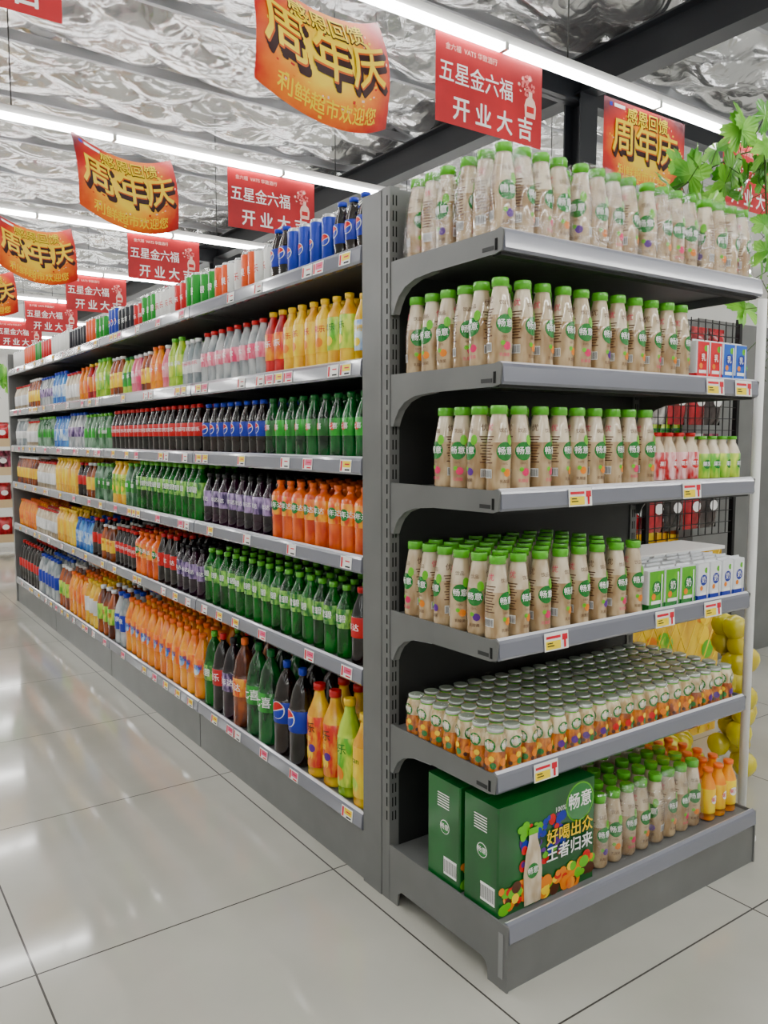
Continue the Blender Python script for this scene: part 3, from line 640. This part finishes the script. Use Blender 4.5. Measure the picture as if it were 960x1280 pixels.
def sign(kind,xc,y0,zt,w=.69,h=.40,curved=0,lod=0):
    name='anniversary_banner' if kind=='a' else 'opening_promotion_sign'
    def mp_(s,q,off=0):
        k=2*s/w
        sag=curved*.85*(1-k*k); yy=y0-curved*.45*(1-k*k)
        return (xc+s+curved*.35*(-q/h),yy-off-curved*.5*math.sin(math.pi*min(1,-q/h)),zt+q-sag-curved*.25*k)
    par=empty(name); t=T(); NX,NY=20,10
    vs=[mp_(-w/2+w*i/NX,-h*j/NY) for j in range(NY+1) for i in range(NX+1)]
    t.add(vs,[(j*(NX+1)+i,(j+1)*(NX+1)+i,(j+1)*(NX+1)+i+1,j*(NX+1)+i+1) for j in range(NY) for i in range(NX)],'ann' if kind=='a' else 'redsign',True)
    build('sheet',[(t,ID)],par)
    g=T()
    def D(dd,cx,cy,mat,l): g.add([mp_(cx*w+p[0],cy*h+p[1],.0010*(l+dz(p))) for p in dd[0]],dd[1],mat)
    N=8 if lod<3 else 4
    if kind=='a':
        for k in range(3): D(heavy('周年庆',.195,.030,N),.024-.010*k,-.540+.022*k,'s_dark',1.2+1.3*k)
        D(heavy('周年庆',.195,.022,N),.0,-.482,'s_edge',5.4)
        D(heavy('周年庆',.195,.012,N),-.004,-.470,'s_gold',7)
        D(heavy('感恩回馈',.092,.045,N),.02,-.165,'s_dark',1.5);D(heavy('感恩回馈',.092,.015,4),.02,-.16,'s_gold',3.4)
        D(heavy('利鲜超市欢迎您',.068,.016,4),0,-.88,'s_gold',2)
        rn=random.Random(5)
        for k in range(110):
            a=rn.uniform(0,6.28); r_=rn.uniform(.3,.5); D(rect2(rn.uniform(.004,.016),rn.uniform(.004,.012),1),math.cos(a)*r_*.97,-.5+math.sin(a)*r_*.95,rn.choice(['s_gold','s_pale','txt_orange','txt_red']),.8)
        D(rect2(.09,.018,1),-.32,-.07,'txt_w',1.2); D(rect2(.02,.02,1),-.42,-.07,'b_blue',1.4)
    else:
        D(heavy('五星金六福',.105,.010,4,.05,.9),-.13,-.43,'txt_w',1);D(heavy('开 业 大 吉',.115,.018,6,.05,.95),.03,-.82,'txt_w',1)
        D(text2('金六福  VATS 华致酒行',.032,0,0,.05),-.18,-.14,'s_pale',1)
        rn=random.Random(9)
        for k in range(60): 
            a=rn.uniform(0,6.28); r_=rn.uniform(0,.085); D(disc2(rn.uniform(.004,.013),7,1),.34+math.cos(a)*r_*.9,-.28+math.sin(a)*r_*1.5,rn.choice(['s_pink','s_pale','redsign','s_pink']),1+k*.03)
        D(poly2([(-.035,-.055),(.035,-.055),(.04,0),(.03,.03),(.012,.045),(.012,.07),(-.012,.07),(-.012,.045),(-.03,.03),(-.04,0)],1),.38,-.52,'s_pale',3.2)
        D(rect2(.05,.03,1),.38,-.56,'txt_red',4)
    build('print',[(g,ID)],par)
    cd=T(); 
    for s in (-w/2+.01,w/2-.01):
        p=mp_(s,-.005); cd.tube(p,(p[0],y0,3.34),.0015,'steel_dark',5)
    build('cords',[(cd,ID)],par)
for r_i,y in enumerate((3.05,5.35,7.55,9.8,12.,14.2)):
    sign('r',.43 if r_i==0 else .38,y,3.23,lod=r_i); sign('r',2.77,y,3.27,lod=r_i); sign('r',5.05,y,3.26,lod=r_i)
    sign('a',(1.78,1.70,1.61,1.55,1.5,1.5)[r_i],y,3.24 if r_i==0 else 3.27,.64,.44,curved=.125,lod=r_i); sign('a',3.95,y,3.25,.72,.42,curved=.0 if r_i==0 else .06,lod=r_i)

# ------------------------------------------------------------ right-hand background
M('wire',c(18,18,20),.4,.5)
Wp=empty('wire_grid_snack_rack'); t=T()
x=2.56
while x<4.0: t.box(x,x+.004,2.46,2.464,.90,2.0,'wire'); x+=.06
z=.90
while z<2.01: t.box(2.56,4.0,2.456,2.46,z,z+.004,'wire'); z+=.06
for x in (2.55,3.27,4.0): t.box(x-.012,x+.012,2.45,2.475,0,2.02,'wire')
build('wire_grid',[(t,ID)],Wp)
L('bag_red',c(120,5,15),c(200,30,45),.25,20);L('bag_mag',c(60,20,35),c(190,90,120),.25,25);L('bag_w',c(120,110,110),c(225,220,215),.25,25);L('bag_dk',c(20,20,22),c(80,70,68),.25,20)
def bag(mat):
    t=T(); N=8; 
    for sd in (1,-1):
        vs=[(-.07+.14*i/N,sd*.03*math.sin(math.pi*i/N)**.6*math.sin(math.pi*j/N)**.6,.21*j/N) for j in range(N+1) for i in range(N+1)]
        t.add(vs,[(j*(N+1)+i,j*(N+1)+i+1,(j+1)*(N+1)+i+1,(j+1)*(N+1)+i) for j in range(N) for i in range(N)],mat,True)
    t.box(-.07,.07,-.001,.001,.205,.225,mat)
    t.add([(x,-.031,.12+y) for x,y in disc2(.035,12,.8,cut=1)[0]],disc2(.035,12,.8,cut=1)[1],'txt_w' if mat!='bag_w' else 'txt_pink')
    return t
bags=[bag('bag_red'),bag('bag_mag'),bag('bag_w'),bag('bag_dk')]
its=[[],[],[],[]]
for k in range(4):
    for i in range(9): its[random.choice([0,1,2,2,0,3])].append((2.66+i*.15,2.50+U(0,.02),.93+k*.27,0,1))
build('snack_bags',[(bags[i],its[i]) for i in range(4) if its[i]],Wp)
L('yel_paper',c(205,150,0),c(250,212,15),.2,9)
YD=empty('yellow_display_stand')
t=T(); t.box(2.54,3.5,2.2,2.42,.0,.88,'yel_paper'); t.box(2.53,3.51,2.19,2.43,.88,.895,'white')
for k in range(34): 
    cx,cz=U(2.6,3.45),U(.08,.82); dd=disc2(.045,14,1,cut=1); t.add([(cx+x,2.1985-.0002*k,cz+y) for x,y in dd[0]],dd[1],random.choice(['lg_leaf','txt_y','b_lime','txt_orange']))
build('stand_body',[(t,ID)],YD)
t=T()
for k in range(12):
    xx=2.54+k*.08
    t.tube((xx,2.185,.02),(min(xx+.44,3.5),2.185,.02+min(.44,3.5-xx)*1.95),.0025,'txt_y',5); t.tube((xx,2.18,.02),(max(xx-.44,2.54),2.18,.02+min(.44,xx-2.54)*1.95+.001),.0025,'txt_y',5)
build('yellow_net',[(t,ID)],YD)
L('balloon',c(200,178,0),c(220,212,20),.12,4,.6)
t=T(); pr=[(.002,-.062),(.008,-.060),(.003,-.054),(.012,-.050),(.033,-.036),(.048,-.012),(.052,.010),(.046,.034),(.030,.050),(.012,.058),(.002,.060)]
t.lathe(pr,16,['balloon']*10)
bl=[]
for k in range(9):
    for i in range(3):
        a=U(0,6.28); bl.append((3.02+.05*math.cos(a+i*2.1),1.82+.05*math.sin(a+i*2.1),.065+k*.072,a,U(.8,1.0)))
for k in range(9): bl.append((2.72+.055*(k%5)+U(-.01,.01),1.95+U(-.03,.03),.06+.09*(k//5),U(0,6),.85))
build('yellow_balloon_column',[(t,bl)])
t=T(); t.tube((2.60,1.52,.0),(2.60,1.52,1.86),.015,'white',16)
cap=T(); cap.lathe([(.05,0),(.05,.01),(.02,.02),(.016,.03)],20,['white']*3)
build('white_pole',[(t,ID),(cap,[(2.60,1.52,0,0,1)])])
L('leaf',c(62,145,18),c(135,205,58),.4,10); M('stem',c(60,85,30),.6)
def leafT():
    pts=[]
    for k in range(50):
        a=2*math.pi*k/50; r=.44+.46*abs(math.cos(2.5*(a-math.pi/2)))**.8+.05*math.cos(25*a)
        if abs(a-3*math.pi/2)<.25: r*=.4
        pts.append((r*math.cos(a),r*math.sin(a)))
    return pts
LP=leafT()
def vine(name,path,n,size,sp=1):
    t=T(); P_=[Vector(p) for p in path]
    for a,b in zip(P_,P_[1:]): t.tube(a,b,.004,'stem',6)
    for i in range(n):
        s=(i+R())/n*(len(P_)-1.001); a=P_[int(s)].lerp(P_[int(s)+1],s%1)
        o=a+Vector((U(-.12,.12)*sp,U(-.10,.08)*sp,U(-.16,.10)*sp)); sz=size*U(.6,1.2)
        q=Euler((math.radians(U(45,115)),U(-.8,.8),U(-1.0,.6))).to_matrix()
        vs=[o]+[o+q@Vector((x*sz,y*sz,-.25*sz*(x*x+y*y)*1.0+.12*sz*abs(x))) for x,y in LP]
        t.add(vs,[(0,1+k,1+(k+1)%50) for k in range(50)],'leaf',False); t.tube(a,o,.002,'stem',5)
    for i in range(6):
        a=P_[0].lerp(P_[-1],R()); pts=[a+Vector((.02*math.sin(k*.9),.02*math.cos(k*.9),-.018*k)) for k in range(10)]
        for p0,p1 in zip(pts,pts[1:]): t.tube(p0,p1,.0015,'stem',4)
    build(name,[(t,ID)])
vine('hanging_artificial_vine',[(3.20,2.3,2.50),(3.4,2.3,2.62),(3.6,2.25,2.72),(3.9,2.2,2.82),(4.4,2.2,2.98)],36,.105,1.25)
vine('hanging_artificial_vine',[(3.55,2.1,2.74),(3.50,2.05,2.45),(3.47,2.0,2.1),(3.45,2.0,1.80)],20,.09)
vine('hanging_artificial_vine',[(1.2,10.5,2.0),(1.8,10.5,2.2),(2.4,10.5,2.05)],20,.12)
gondola('supermarket_gondola_shelving',4.3,4.85,3.0,4,gz)
for zi,z in enumerate(gz):
    for i in range(4):
        rows([(3.0+i*SEC+.04,3.0+(i+1)*SEC-.04,keys[(zi*2+i)%7],.078)],z,1,xfront=4.37,near=0)
M('wood',c(190,165,125),.6)
W=empty('wooden_display_rack'); t=T()
for z in (.12,.55,.95,1.3): t.box(1.3,3.6,10.8,11.5,z,z+.03,'wood'); t.box(1.3,3.6,10.78,10.80,z,z+.10,'wood')
for x in (1.3,2.4,3.57): t.box(x,x+.04,10.8,11.5,0,1.75,'wood')
build('rack',[(t,ID)],W)
its=[[],[],[]]
for z in (.15,.58,.98,1.33):
    for i in range(14): its[random.choice([0,0,1,2])].append((1.43+i*.155,11.0,z,0,1.2))
build('packages',[(bags[i],its[i]) for i in range(3)],W)

# ------------------------------------------------------------ camera / world
cam=bpy.data.cameras.new('camera'); co=bpy.data.objects.new('camera',cam); COL.objects.link(co)
cam.sensor_fit='HORIZONTAL'; cam.sensor_width=36; cam.lens=36*1010/960; cam.clip_end=60
co.location=(0,0,1.4); co.rotation_euler=(math.radians(90-5.2),0,math.radians(-35)); sc.camera=co
w=bpy.data.worlds.new('w'); sc.world=w; w.use_nodes=True; w.node_tree.nodes['Background'].inputs[0].default_value=(.8,.85,.9,1); w.node_tree.nodes['Background'].inputs[1].default_value=.05
